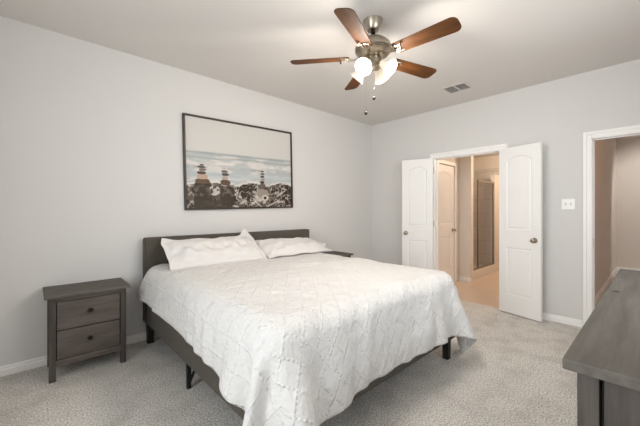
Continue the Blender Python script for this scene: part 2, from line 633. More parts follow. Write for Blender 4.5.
point('hall_fill_warm', (1.2, -4.2, 2.4), 11, (1.0, 0.45, 0.16), 0.1)  # added warm fill that tints the left hall wall brown

# ------------------------------------------------------------------ panelled doors


def rect(x0, x1, z0, z1):
    return [(x0, z0), (x1, z0), (x1, z1), (x0, z1)]


def arch(x0, x1, z0, z1, rise, n=14):
    pts = [(x0, z0), (x1, z0)]
    c = (x0 + x1) / 2
    hw = (x1 - x0) / 2
    for k in range(n + 1):
        t = 1 - 2 * k / n
        pts.append((c + t * hw, z1 - rise * (t * t)))
    return pts


def inset_poly(poly, d):
    n = len(poly)
    out = []
    for i in range(n):
        p0, p1, p2 = Vector(poly[i - 1]), Vector(poly[i]), Vector(poly[(i + 1) % n])
        e1 = (p1 - p0).normalized(); e2 = (p2 - p1).normalized()
        n1 = Vector((-e1.y, e1.x)); n2 = Vector((-e2.y, e2.x))
        bis = (n1 + n2)
        bis = bis / max(bis.length_squared, 1e-6) * 2
        out.append(tuple(p1 + bis * d))
    return out


def door_mesh(w, h, zb, panels, thick=0.035):
    """slab x 0..w, y -thick/2..thick/2, moulded recessed panels with plank grooves on both faces"""
    bm = bmesh.new()
    for side in (1, -1):
        yf = side * thick / 2
        outer = rect(0, w, zb, h)
        ov = [bm.verts.new((x, yf, z)) for x, z in outer]
        es = [bm.edges.new((ov[i], ov[(i + 1) % 4])) for i in range(4)]
        for P in panels:
            v0 = [bm.verts.new((x, yf, z)) for x, z in P]
            k = len(v0)
            es += [bm.edges.new((v0[i], v0[(i + 1) % k])) for i in range(k)]
            prev = v0
            for d, dep in ((0.010, 0.009), (0.016, 0.009), (0.028, 0.003)):
                Q = inset_poly(P, d)
                cur = [bm.verts.new((x, yf - side * dep, z)) for x, z in Q]
                for i in range(k):
                    bm.faces.new((prev[i], prev[(i + 1) % k], cur[(i + 1) % k], cur[i]))
                prev = cur
            bm.faces.new(prev)
        bmesh.ops.triangle_fill(bm, use_beauty=True, use_dissolve=False, edges=es)
        if side == 1:
            ov1 = ov
        else:
            for i in range(4):
                bm.faces.new((ov1[i], ov1[(i + 1) % 4], ov[(i + 1) % 4], ov[i]))
    bmesh.ops.remove_doubles(bm, verts=bm.verts, dist=1e-5)
    bmesh.ops.recalc_face_normals(bm, faces=bm.faces)
    mb = MB()
    mb.join(bm)
    # shallow plank grooves: thin ribs between planks
    for P in panels:
        xs = [p[0] for p in P]; zs = [p[1] for p in P]
        x0, x1, z0, z1 = min(xs) + 0.034, max(xs) - 0.034, min(zs) + 0.036, max(zs) - 0.036
        nb = max(2, round((x1 - x0) / 0.05))
        rise = 0.0
        if len(P) > 4:
            rise = max(zs) - P[2][1]
        for i in range(1, nb):
            x = x0 + (x1 - x0) * i / nb
            c = (x0 + x1) / 2
            zt = z1 - rise * ((x - c) / ((x1 - x0) / 2)) ** 2 * 0.9
            for side in (1, -1):
                y = side * (thick / 2 - 0.003)
                mb.box((x - 0.0025, min(y, y + side * 0.0014), z0), (x + 0.0025, max(y, y + side * 0.0014), zt))
    return mb


def knob_pair(parent, x, z, mat, thick=0.035):
    for side in (1, -1):
        mb = MB()
        rot = Matrix.Translation((x, side * thick / 2, z)) @ Matrix.Rotation(R(-90 * side), 4, 'X')
        mb.lathe([(0, 0), (0.030, 0), (0.030, 0.006), (0.012, 0.010), (0.010, 0.030), (0.022, 0.036), (0.027, 0.048), (0.024, 0.058), (0.012, 0.064), (0, 0.065)], 24, rot)
        mb.build('door_knob', mat, parent, 50)


def hinged_door(name, w, hinge, ang, panels_inset, knob_mat=None, col=None):
    e = panels_inset
    panels = [arch(e, w - e, 1.03, 2.03 - 0.115, 0.055), rect(e, w - e, 0.236, 0.81)]
    o = struct(door_mesh(w, 2.025, 0.012, panels).build(name, col or M['door']))
    o.location = hinge
    o.rotation_euler = (0, 0, ang)
    knob_pair(o, w - 0.062, 0.918, knob_mat or M['nickel'])
    return o


# open leaves of the double doors: hinge line on the room face of the jambs
hinged_door('door_1', 0.452, (-0.04, FY1 - 0.004, 0), math.atan2(0.425, -0.132), 0.088)
hinged_door('door_2', 0.478, (-0.04, FY0 + 0.012, 0), math.atan2(-0.462, -0.125), 0.092)
hinged_door('door_3', BDX1 - BDX0 - 0.006, (BDX0 + 0.003, YD + 0.03, 0), 0, 0.11)
for d in bpy.data.objects:
    if d.name in ('door_1', 'door_2'):
        mb = MB()
        for z in (0.22, 1.02, 1.80):
            mb.tube([(-0.004, 0, z), (-0.004, 0, z + 0.09)], 0.007, 8)
        mb.build('hinge', M['nickel'], d, 40)

# ------------------------------------------------------------------ ceiling fan
FX, FY = -2.405, -1.880
fan = thing('ceiling_fan', 'five blade ceiling fan in brushed nickel with four lit glass shades', 'ceiling fan', (FX, FY, H))
mb = MB(); mb.lathe([(0, -0.080), (0.020, -0.080), (0.042, -0.078), (0.049, -0.070), (0.060, -0.045), (0.070, -0.018), (0.075, 0)], 40)
mb.build('canopy', M['nickel'], fan, 35)
mb = MB(); mb.lathe([(0.0, -0.15), (0.016, -0.15), (0.016, -0.080), (0, -0.080)], 20)
for a in (40, 220):
    mb.tube([(0.022 * math.cos(R(a)), 0.022 * math.sin(R(a)), -0.104), (0.022 * math.cos(R(a)), 0.022 * math.sin(R(a)), -0.074)], 0.013, 10)
mb.build('downrod', M['dark_metal'], fan, 35)
mb = MB(); mb.lathe([(0, -0.142), (0.03, -0.142), (0.06, -0.148), (0.105, -0.165), (0.132, -0.19), (0.141, -0.215), (0.141, -0.235), (0.133, -0.243), (0.135, -0.250),
                     (0.120, -0.266), (0.085, -0.280), (0.06, -0.286), (0, -0.286)], 56)
mb.build('motor_housing', M['nickel'], fan, 30)
mb = MB(); mb.lathe([(0, -0.286), (0.052, -0.286), (0.060, -0.300), (0.058, -0.330), (0.040, -0.352), (0.020, -0.362), (0.014, -0.378), (0.008, -0.39), (0, -0.392)], 36)
fit = mb.build('light_fitter', M['nickel'], fan, 35)

BZ = -0.285
BASE = -158.4


def blade_poly(L0, L1, w0, w1, n=8):
    pts = []
    r = 0.045
    pts += [(L0, -w0 / 2 + 0.012), (L0 + 0.012, -w0 / 2)]
    for k in range(n + 1):
        a = -math.pi / 2 + (math.pi / 2) * k / n
        pts.append((L1 - r + r * math.cos(a), -w1 / 2 + r + r * math.sin(a)))
    for k in range(n + 1):
        a = (math.pi / 2) * k / n
        pts.append((L1 - r + r * math.cos(a), w1 / 2 - r + r * math.sin(a)))
    pts += [(L0 + 0.012, w0 / 2), (L0, w0 / 2 - 0.012)]
    return pts


for k in range(5):
    ang = R(BASE + 72 * k)
    # geometry in blade-local axes: x out along the blade, pitched about x
    bl_ = MB()
    bl_.prism(blade_poly(0.185, 0.655, 0.112, 0.138), -0.003, 0.003, Matrix.Rotation(R(-13), 4, 'X'), 0.0015)
    o = bl_.build('blade', M['walnut'], fan)
    o.location = (0, 0, BZ)
    o.rotation_euler = (0, 0, ang)
    ar = MB()
    # curved iron with an open ring and two prongs
    ar.tube([(0.085, 0, 0.012), (0.11, 0, -0.006), (0.145, 0, -0.014), (0.175, 0, -0.010)], 0.007, 8, [0.010, 0.008, 0.007, 0.007])
    ring = [(0.205 + 0.030 * math.cos(t * 2 * math.pi / 20), 0.036 * math.sin(t * 2 * math.pi / 20), -0.008 + 0.22 * -0.036 * math.sin(t * 2 * math.pi / 20)) for t in range(21)]
    ar.tube(ring, 0.005, 8)
    for s in (-1, 1):
        ar.tube([(0.165, 0.004 * s, -0.012), (0.190, 0.020 * s, -0.010 - 0.004 * s), (0.225, 0.030 * s, -0.006 - 0.006 * s), (0.255, 0.036 * s, -0.005 - 0.008 * s)], 0.005, 8)
        ar.tube([(0.255, 0.036 * s, -0.012 + 0.008 * s), (0.255, 0.036 * s, 0.002 - 0.008 * s)], 0.008, 10)
    ar.tube([(0.178, 0, -0.012), (0.235, 0, -0.008)], 0.005, 8)
    ar.build('blade_iron', M['nickel'], o, 40)

for k, a in enumerate((189, 279, 9, 99)):
    th = R(a)
    dn = R(40)
    ax = Vector((math.cos(th) * math.cos(dn), math.sin(th) * math.cos(dn), -math.sin(dn)))
    neck = Vector((math.cos(th) * 0.055, math.sin(th) * 0.055, -0.335))
    q = ax.to_track_quat('Z', 'Y').to_matrix().to_4x4()
    arm = MB()
    arm.tube([(math.cos(th) * 0.03, math.sin(th) * 0.03, -0.318), tuple(neck - ax * 0.012), tuple(neck + ax * 0.012)], 0.009, 10)
    arm.lathe([(0, -0.004), (0.020, -0.004), (0.026, 0.006), (0.027, 0.026), (0, 0.026)], 24, Matrix.Translation(neck) @ q)
    arm.build('shade_holder', M['nickel'], fan, 40)
    s = MB()
    prof = [(0.024, 0.018), (0.028, 0.03), (0.033, 0.05), (0.040, 0.075), (0.050, 0.098), (0.062, 0.116), (0.066, 0.121)]
    s.lathe(prof + [(r - 0.0035, z) for r, z in prof[::-1]], 36, Matrix.Translation(neck) @ q)
    so = s.build('glass_shade', M['shade'], fan, 60)
    bb_ = MB()
    bb_.lathe([(0, 0.026), (0.012, 0.028), (0.013, 0.045), (0.024, 0.062), (0.029, 0.08), (0.026, 0.096), (0.014, 0.106), (0, 0.109)], 24, Matrix.Translation(neck) @ q)
    bb_.build('bulb', M['bulb'], so, 60)
    point('fan_bulb_light', tuple(Vector((FX, FY, H)) + neck + ax * 0.135), FAN_POWER, WARM, 0.045)

for (x, y, z) in ((-2.4335, -1.9107, 2.1226), (-2.4787, -1.8691, 2.0076)):
    lx, ly, lz = x - FX, y - FY, z - H
    mb = MB(); mb.tube([(lx, ly, -0.34), (lx, ly, lz + 0.012)], 0.0005, 6)
    ch = mb.build('pull_chain', M['nickel'], fan)
    mb = MB(); mb.lathe([(0, -0.016), (0.009, -0.012), (0.0125, -0.002), (0.010, 0.008), (0.004, 0.014), (0.0, 0.016)], 16, Matrix.Translation((lx, ly, lz)))
    mb.build('chain_knob', M['black'], ch, 60)

# ------------------------------------------------------------------ ceiling vent
vt = thing('ceiling_vent', 'white rectangular air vent with slats set in the ceiling', 'vent', (-0.595, -1.745, H))
hx, hy = 0.125, 0.145
mb = MB()
for (a, b_) in (((-hx, -hy, -0.008), (hx, -hy + 0.022, 0)), ((-hx, hy - 0.022, -0.008), (hx, hy, 0)), ((-hx, -hy + 0.022, -0.008), (-hx + 0.022, hy - 0.022, 0)),
                ((hx - 0.022, -hy + 0.022, -0.008), (hx, hy - 0.022, 0)), ((-hx + 0.022, -0.008, -0.008), (hx - 0.022, 0.008, 0))):
    mb.box(a, b_, 0.002)
mb.build('frame', M['vent'], vt)
mb = MB(); mb.box((-hx + 0.02, -hy + 0.02, -0.002), (hx - 0.02, hy - 0.02, -0.0005)); mb.build('shade_plate', M['vent_shade'], vt)  # flat dark plate stands in for shade inside the duct
mb = MB()
for s in (-1, 1):
    y0, y1 = (0.008, hy - 0.022) if s > 0 else (-hy + 0.022, -0.008)
    for i in range(11):
        x = -hx + 0.03 + i * (2 * hx - 0.06) / 10
        mb.box((x - 0.005, y0, -0.0062), (x + 0.005, y1, -0.0048), rot=Matrix.Rotation(R(-38), 3, 'Y'))
mb.build('louvre', M['vent'], vt)

# ------------------------------------------------------------------ light switch
sw = thing('light_switch', 'white double toggle light switch plate between the double doors and right doorway', 'light switch', (0, -2.715, 1.33))
mb = MB(); mb.box((-0.006, -0.059, -0.058), (0, 0.059, 0.058), 0.003); mb.build('cover_plate', M['white_plastic'], sw)
for y in (-0.023, 0.023):
    mb = MB(); mb.box((-0.0085, y - 0.0065, -0.013), (-0.005, y + 0.0065, 0.013), 0.001)
    mb.box((-0.020, y - 0.004, -0.001), (-0.006, y + 0.004, 0.009), 0.0015, rot=Matrix.Rotation(R(15), 3, 'Y'))
    mb.build('toggle', M['grey_plastic'], sw)

# ------------------------------------------------------------------ framed seascape print
PW, PH_, PT = 1.425, 1.02, 0.03
pic = thing('framed_picture', 'large dark framed seascape print with stacked stones on the back wall', 'picture', (-2.484, -PT / 2 - 0.001, 1.789))
fw = 0.021
mb = MB()
mb.box((-PW / 2, -PT / 2, -PH_ / 2), (PW / 2, PT / 2, -PH_ / 2 + fw), 0.002)
mb.box((-PW / 2, -PT / 2, PH_ / 2 - fw), (PW / 2, PT / 2, PH_ / 2), 0.002)
mb.box((-PW / 2, -PT / 2, -PH_ / 2 + fw), (-PW / 2 + fw, PT / 2, PH_ / 2 - fw), 0.002)
mb.box((PW / 2 - fw, -PT / 2, -PH_ / 2 + fw), (PW / 2, PT / 2, PH_ / 2 - fw), 0.002)
mb.build('frame', M['frame'], pic)
# the print: sky, surf, rocks and cairns painted as vertex colours of the sheet
NX, NZ = 440, 316
rng = np.random.default_rng(5)


def vnoise(nx, nz, fx, fz, seed):
    r_ = np.random.default_rng(seed)
    g = r_.random((fz + 2, fx + 2))
    X = np.linspace(0, fx, nx); Z = np.linspace(0, fz, nz)
    xi = np.minimum(X.astype(int), fx); zi = np.minimum(Z.astype(int), fz)
    tx = X - xi; tz = Z - zi
    tx = tx * tx * (3 - 2 * tx); tz = tz * tz * (3 - 2 * tz)
    a = g[zi][:, xi]; b_ = g[zi][:, xi + 1]; c = g[zi + 1][:, xi]; d = g[zi + 1][:, xi + 1]
    return (a * (1 - tx) + b_ * tx) * (1 - tz[:, None]) + (c * (1 - tx) + d * tx) * tz[:, None]


def fbm(fx, fz, seed, o=4):
    s = 0; amp = 1; tot = 0
    for k in range(o):
        s = s + amp * vnoise(NX, NZ, fx * 2 ** k, fz * 2 ** k, seed + k); tot += amp; amp *= 0.55
    return s / tot


XX, YY = np.meshgrid(np.linspace(0, 1, NX), np.linspace(0, 1, NZ))       # YY: 0 top .. 1 bottom
img = np.zeros((NZ, NX, 3)); img[:] = (206, 203, 198)


def lay(mask, col):
    global img
    mk = np.clip(mask, 0, 1)[..., None]
    img = img * (1 - mk) + np.array(col) * mk


n1 = fbm(6, 26, 1); n2 = fbm(14, 40, 9); n3 = fbm(26, 20, 21); n4 = fbm(40, 34, 33)
sea = np.clip((YY - 0.365) / 0.008, 0, 1)
lay(sea, (178, 182, 182))
lay(sea * np.clip((n1 - 0.47) * 9, 0, 1) * (YY < 0.74), (208, 204, 199))
lay(np.exp(-((YY - 0.385) / 0.012) ** 2) * 0.8, (150, 156, 158))
lay(np.exp(-((YY - 0.435 - 0.01 * np.sin(9 * XX)) / 0.012) ** 2) * 0.55, (150, 154, 153))
lay(np.exp(-((YY - 0.49) / 0.03) ** 2) * np.clip((n2 - 0.35) * 4, 0, 1), (216, 210, 205))
lay(np.exp(-((YY - 0.545) / 0.012) ** 2) * np.clip((n3 - 0.48) * 6, 0, 1) * 0.7, (160, 152, 145))
lay(np.clip(1 - abs(YY - 0.63) / 0.06, 0, 1) * 0.75, (176, 184, 187))
shore = 0.715 + 0.05 * (fbm(7, 3, 50)[0] - 0.5)[None, :] * 2
lay(np.clip((YY - shore + 0.03) / 0.02, 0, 1) * np.clip((n2 - 0.3) * 5, 0, 1), (214, 208, 202))
rock = np.clip((YY - shore) / 0.01, 0, 1)
lay(rock, (92, 82, 72))
lay(rock * np.clip((n3 - 0.5) * 9, 0, 1), (186, 178, 170))
lay(rock * np.clip((0.47 - n4) * 9, 0, 1), (52, 44, 36))
n5 = fbm(11, 9, 71, 3); n6 = fbm(18, 14, 83, 3)
vein = np.clip(1.3 - abs(n5 - 0.5) / 0.022, 0, 1) + np.clip(1.3 - abs(n6 - 0.5) / 0.020, 0, 1)


def blob(cx, cy, rx, ry, col, amt=1.0, p=2.6):
    d = 0.12 + (abs((XX - cx) / rx) ** p + abs((YY - cy) / ry) ** p)
    lay(np.clip((1.12 - d + (n4 - 0.5) * 0.5) / 0.2, 0, 1) * amt, col)


for cx, cy, rx, ry in ((0.50, 0.80, 0.055, 0.085), (0.565, 0.77, 0.05, 0.05), (0.83, 0.81, 0.06, 0.09), (0.93, 0.80, 0.07, 0.10), (0.88, 0.86, 0.06, 0.06), (0.97, 0.93, 0.05, 0.06)):
    blob(cx, cy, rx, ry, (58, 48, 40))
lay(rock * np.clip(vein, 0, 1) * (XX > 0.36) * 0.75, (212, 205, 198))
for i in range(10):                                        # pale rock edges
    x0, y0 = rng.uniform(0.36, 1.0), rng.uniform(0.76, 0.98)
    a = rng.uniform(-1.0, 1.0); l_ = rng.uniform(0.03, 0.085)
    t = (XX - x0) * math.cos(a) + (YY - y0) * math.sin(a); s_ = -(XX - x0) * math.sin(a) + (YY - y0) * math.cos(a)
    lay((abs(t) < l_) * np.clip(1.6 - abs(s_ + 0.25 * t * t) / 0.007, 0, 1) * 0.85, (205, 198, 190))
for cx, w in ((0.13, 0.075), (0.335, 0.065)):
    blob(cx, 0.87, w, 0.19 if cx < 0.2 else 0.12, (62, 53, 43), 1, 4)
    lay(np.clip((n3 - 0.56) * 12, 0, 1) * ((abs(XX - cx) < w) & (YY > 0.74)) * 0.7, (120, 108, 96))
blob(0.225, 0.80, 0.045, 0.06, (206, 198, 191), 0.9, 2); lay(np.clip((0.5 - n4) * 9, 0, 1) * (abs(XX - 0.225) < 0.06) * (abs(YY - 0.8) < 0.08), (84, 74, 64))
lay((XX > 0.06) * (XX < 0.36) * (YY > 0.91) * 0.75, (66, 59, 48))


for (cx, cy, rx, ry, col) in (
        (0.128, 0.700, 0.062, 0.030, (96, 76, 60)), (0.125, 0.650, 0.046, 0.030, (182, 156, 138)), (0.120, 0.606, 0.036, 0.018, (74, 64, 56)),
        (0.128, 0.572, 0.030, 0.016, (112, 98, 88)), (0.118, 0.542, 0.034, 0.012, (66, 58, 52)), (0.123, 0.520, 0.020, 0.010, (98, 88, 80)),
        (0.318, 0.705, 0.045, 0.034, (92, 74, 60)), (0.314, 0.655, 0.027, 0.022, (176, 156, 142)), (0.318, 0.612, 0.033, 0.018, (86, 74, 66)), (0.312, 0.578, 0.029, 0.015, (104, 94, 86)),
        (0.676, 0.735, 0.032, 0.034, (104, 90, 80)), (0.672, 0.686, 0.024, 0.018, (74, 64, 56)), (0.678, 0.650, 0.021, 0.015, (148, 134, 122)),
        (0.673, 0.615, 0.022, 0.014, (78, 68, 60)), (0.677, 0.580, 0.020, 0.014, (104, 94, 86)), (0.675, 0.548, 0.017, 0.011, (90, 80, 72))):
    blob(cx, cy, rx, ry, col)
blob(0.675, 0.83, 0.06, 0.06, (150, 140, 130)); blob(0.70, 0.885, 0.035, 0.04, (196, 188, 180)); blob(0.70, 0.885, 0.016, 0.02, (60, 52, 45))
px = np.linspace(-PW / 2 + fw - 0.002, PW / 2 - fw + 0.002, NX); pz = np.linspace(PH_ / 2 - fw + 0.002, -PH_ / 2 + fw - 0.002, NZ)
PX, PZ = np.meshgrid(px, pz)
me = grid_mesh('print', np.stack([PX, np.full_like(PX, -0.002), PZ], -1))
ca = me.color_attributes.new('print_colour', 'FLOAT_COLOR', 'POINT')
c01 = np.clip(img / 255, 0, 1)
cl = np.where(c01 <= 0.04045, c01 / 12.92, ((c01 + 0.055) / 1.055) ** 2.4)
ca.data.foreach_set('color', np.concatenate([cl, np.ones((NZ, NX, 1))], -1).astype(np.float32).ravel())
m, nt, b = new_mat('seascape_print', rough=0.7, spec=0.1)
vc = nd(nt, 'ShaderNodeVertexColor'); vc.layer_name = 'print_colour'
nt.links.new(vc.outputs[0], b.inputs['Base Color'])
link('print', me, m, pic)
mb = MB(); mb.box((-PW / 2 + fw - 0.002, -0.008, -PH_ / 2 + fw - 0.002), (PW / 2 - fw + 0.002, -0.006, PH_ / 2 - fw + 0.002))
mb.build('glazing', M['picture_glass'], pic)
pic.rotation_euler = (0, R(-1.4), 0)

# ------------------------------------------------------------------ nightstands


def make_nightstand(loc, label):
    t = thing('nightstand', label, 'nightstand', loc, 0, 'grey two-drawer nightstands')
    # local: x -0.27..0.27, y -0.40 (front) .. 0 (back), z 0..0.64
    mb = MB(); mb.box((-0.27, -0.405, 0.618), (0.27, 0.0, 0.640), 0.003); mb.build('tabletop', M['stain_top'], t)
    lx = 0.243
    for sx in (-1, 1):
        for (ya, yb) in ((-0.375, -0.333), (-0.05, -0.012)):
            mb = MB(); xa, xb = sorted((sx * lx, sx * (lx - 0.040)))
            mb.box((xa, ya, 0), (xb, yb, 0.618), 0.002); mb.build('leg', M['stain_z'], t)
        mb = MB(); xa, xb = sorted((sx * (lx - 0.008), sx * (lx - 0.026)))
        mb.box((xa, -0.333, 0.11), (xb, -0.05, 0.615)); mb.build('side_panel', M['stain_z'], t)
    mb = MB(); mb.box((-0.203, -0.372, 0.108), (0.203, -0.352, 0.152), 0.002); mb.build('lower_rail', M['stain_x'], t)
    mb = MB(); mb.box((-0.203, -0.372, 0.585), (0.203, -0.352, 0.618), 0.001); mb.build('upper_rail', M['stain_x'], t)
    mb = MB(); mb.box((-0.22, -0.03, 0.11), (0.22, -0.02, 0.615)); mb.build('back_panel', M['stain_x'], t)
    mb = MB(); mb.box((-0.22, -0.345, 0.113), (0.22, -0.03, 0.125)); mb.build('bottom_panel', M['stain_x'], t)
    for (za, zb) in ((0.157, 0.364), (0.371, 0.580)):
        mb = MB(); mb.box((-0.198, -0.368, za), (0.198, -0.350, zb), 0.002)
        mb.box((-0.19, -0.35, za + 0.01), (0.19, -0.06, zb - 0.03))
        d = mb.build('drawer', M['stain_x'], t)
        kb = MB()
        kb.lathe([(0, 0), (0.008, 0), (0.007, 0.010), (0.014, 0.016), (0.0175, 0.022), (0.015, 0.028), (0, 0.031)], 20,
                 Matrix.Translation((0, -0.368, (za + zb) / 2 + 0.012)) @ Matrix.Rotation(R(90), 4, 'X'))
        kb.build('knob', M['dark_metal'], d, 50)
    return t


make_nightstand((-4.03, -0.016, 0), 'grey-brown two-drawer nightstand left of the bed by the back wall')
make_nightstand((-1.235, -0.016, 0), 'dark nightstand mostly hidden behind the right side of the bed')

# ------------------------------------------------------------------ bed
bed = thing('bed', 'dark grey upholstered platform bed frame with low headboard and black legs', 'bed', (-2.60, -0.03, 0))
BL, BR, BF = -3.575, -1.685, -2.235       # outer faces of rails
O = lambda x, y, z: (x + 2.60, y + 0.03, z)
hb = MB()
# headboard profile with rounded corners, extruded in depth
x0, x1, z0, z1, r_ = -3.585, -1.535, 0.195, 1.0, 0.022
poly = []
for (cx, cz, a0) in ((x1 - r_, z0 + r_, -90), (x1 - r_, z1 - r_, 0), (x0 + r_, z1 - r_, 90), (x0 + r_, z0 + r_, 180)):
    for k in range(5):
        a = R(a0 + 90 * k / 4)
        poly.append((cx + r_ * math.cos(a), cz + r_ * math.sin(a)))
hb.prism(poly, 0.0, 0.085, Matrix.Translation(O(0, -0.032, 0)) @ Matrix.Rotation(R(90), 4, 'X'), 0.012)
hbo = hb.build('headboard', M['upholstery'], bed, 50)
mb = MB()
for x in (-2.90, -2.21):
    mb = MB(); mb.box(O(x - 0.003, -0.1185, 0.40), O(x + 0.003, -0.116, 0.99)); mb.build('seam', M['upholstery'], hbo)
mb = MB(); mb.box(O(BL, BF, 0.195), O(BL + 0.05, -0.117, 0.40), 0.010); lr = mb.build('side_rail', M['upholstery'], bed, 40)
mb = MB(); mb.box(O(BR - 0.05, BF, 0.195), O(BR, -0.117, 0.40), 0.010); mb.build('side_rail', M['upholstery'], bed, 40)
mb = MB(); mb.box(O(BL + 0.05, BF, 0.195), O(BR - 0.05, BF + 0.05, 0.40), 0.010); mb.build('foot_rail', M['upholstery'], bed, 40)
mb = MB(); mb.box(O(BL + 0.05, BF + 0.05, 0.30), O(BR - 0.05, -0.117, 0.33)); mb.build('slat_deck', M['black'], bed)


def leg_at(x, y, s=0.05, top=0.195):
    mb = MB()
    bm2 = bmesh.new()
    bmesh.ops.create_cube(bm2, size=1)
    for v in bm2.verts:
        k = 0.42 if v.co.z < 0 else 0.5
        v.co = Vector((v.co.x * 2 * k * s, v.co.y * 2 * k * s, (v.co.z + 0.5) * top))
    mb.join(bm2, Matrix.Translation(O(x, y, 0)))
    return mb.build('leg', M['black'], bed)


leg_at(-3.535, -0.10, 0.06); leg_at(-1.63, -0.10, 0.06)
lg = leg_at(-3.545, -1.13, 0.03, 0.3)
mb = MB(); mb.tube([O(-3.545, -1.13, 0.02), O(-3.47, -1.13, 0.19)], 0.010, 8); mb.build('leg_brace', M['black'], lg)
leg_at(BR - 0.05, -1.13, 0.03, 0.3)
leg_at(-3.50, BF + 0.07, 0.055); leg_at(-1.765, BF + 0.07, 0.055)

mt = MB(); mt.box((-3.54, -2.19, 0.331), (-1.70, -0.125, 0.628), 0.05, seg=4)
tag(mt.build('mattress', M['mattress'], None, 40), 'thick pale mattress under the white duvet on the bed frame', 'mattress')

# ---- duvet: a cloth sheet relaxed over the mattress (position based)
NA, NB = 92, 88                              # across, along


def drape():
    s = np.linspace(0, 1, NA)[:, None]; t = np.linspace(0, 1, NB)[None, :]
    # the cut of the sheet as it lies: pulled in along the left side, longer towards the foot corners
    xl = -3.800 - 0.085 * t - 0.24 * t ** 6
    xr = -1.36 + 0.06 * t ** 3 + 0 * t
    yf = -2.612 + 0.04 * s ** 2 - 0.05 * np.exp(-(s / 0.05) ** 2) - 0.02 * np.exp(-((1 - s) / 0.08) ** 2)
    P2 = np.stack([xl + (xr - xl) * s, -0.15 + (yf + 0.15) * t], -1)
    rest = P2.copy()
    p = np.concatenate([P2, np.full((NA, NB, 1), 0.765)], -1)
    rg = np.random.default_rng(3)
    p[..., 2] += rg.normal(0, 0.002, (NA, NB))
    q = p.copy()
    lo = np.array([-3.585, -2.215, -0.5]); hi = np.array([-1.685, 0.3, 0.725]); rr = 0.105
    rail_lo = np.array([BL - 0.012, BF - 0.016, -0.5]); rail_hi = np.array([BR, 0.3, 0.40])

    def collide(p):
        for (a, b_, r_, off) in ((lo, hi, rr, 0.016), (rail_lo, rail_hi, 0.02, 0.012)):
            c = (a + b_) / 2; hf = (b_ - a) / 2 - r_
            d = p - c
            qd = np.abs(d) - hf
            outv = np.maximum(qd, 0)
            ln = np.linalg.norm(outv, axis=-1)
            ins = np.minimum(qd.max(-1), 0)
            sd = ln + ins - r_ - off
            n = np.sign(d) * outv / np.maximum(ln, 1e-9)[..., None]
            deep = ln < 1e-9
            if deep.any():
                ax = qd.argmax(-1)
                nn = np.zeros_like(p); np.put_along_axis(nn, ax[..., None], 1, -1)
                n = np.where(deep[..., None], nn * np.sign(d), n)
            pen = np.where(sd < 0, -sd, 0)
            p += n * pen[..., None]
        p[..., 2] = np.maximum(p[..., 2], 0.012)
        p[..., 1] = np.minimum(p[..., 1], -0.135)

    cons = []
    r3 = np.concatenate([rest, np.zeros((NA, NB, 1))], -1)

    def add(sl_a, sl_b, k):
        l = np.linalg.norm(r3[sl_a] - r3[sl_b], axis=-1)
        cons.append((sl_a, sl_b, l, k))
    S_ = slice
    for par in (0, 1):
        add((S_(par, NA - 1, 2), S_(None)), (S_(par + 1, NA, 2), S_(None)), 1.0)
        add((S_(None), S_(par, NB - 1, 2)), (S_(None), S_(par + 1, NB, 2)), 1.0)
    for par in (0, 1):
        add((S_(par, NA - 1, 2), S_(0, NB - 1)), (S_(par + 1, NA, 2), S_(1, NB)), 0.35)
        add((S_(par, NA - 1, 2), S_(1, NB)), (S_(par + 1, NA, 2), S_(0, NB - 1)), 0.35)
    for par in range(4):
        if par < 2:
            add((S_(par, NA - 4, 8), S_(None)), (S_(par + 4, NA, 8), S_(None)), 0.10)
    for off in range(8):
        a = np.arange(off, NA - 4, 8); add((a, S_(None)), (a + 4, S_(None)), 0.12)
        a = np.arange(off, NB - 4, 8); add((S_(None), a), (S_(None), a + 4), 0.12)
    cons[:] = [c for c in cons if c[0][0].__class__ is not slice or c[3] != 0.10 or c[0][0].step != 8]
    dt = 1 / 60
    for step in range(170):
        v = (p - q) * 0.965
        if step > 120:
            v *= 0.85
        q = p.copy()
        p = p + v
        p[..., 2] -= 9.8 * dt * dt * 0.6
        for it in range(12):
            for (a, b_, l, k) in cons:
                d = p[b_] - p[a]
                ln = np.linalg.norm(d, axis=-1)
                c = (0.5 * k * (ln - l) / np.maximum(ln, 1e-9))[..., None] * d
                p[a] += c
                p[b_] -= c
            if it % 3 == 2:
                collide(p)
        # friction on the mattress top
        on = p[..., 2] > 0.72
        p[on, :2] = p[on, :2] * 0.25 + q[on, :2] * 0.75
    return p, rest


P, rest = drape()


def sheet_noise(fx, fy, seed):
    g = np.random.default_rng(seed).normal(0, 1, (fx + 3, fy + 3))
    X = np.linspace(0, fx, NA); Y = np.linspace(0, fy, NB)
    xi = X.astype(int); yi = Y.astype(int); tx = X - xi; ty = Y - yi
    tx = (tx * tx * (3 - 2 * tx))[:, None]; ty = (ty * ty * (3 - 2 * ty))[None, :]
    return (g[xi][:, yi] * (1 - tx) + g[xi + 1][:, yi] * tx) * (1 - ty) + (g[xi][:, yi + 1] * (1 - tx) + g[xi + 1][:, yi + 1] * tx) * ty


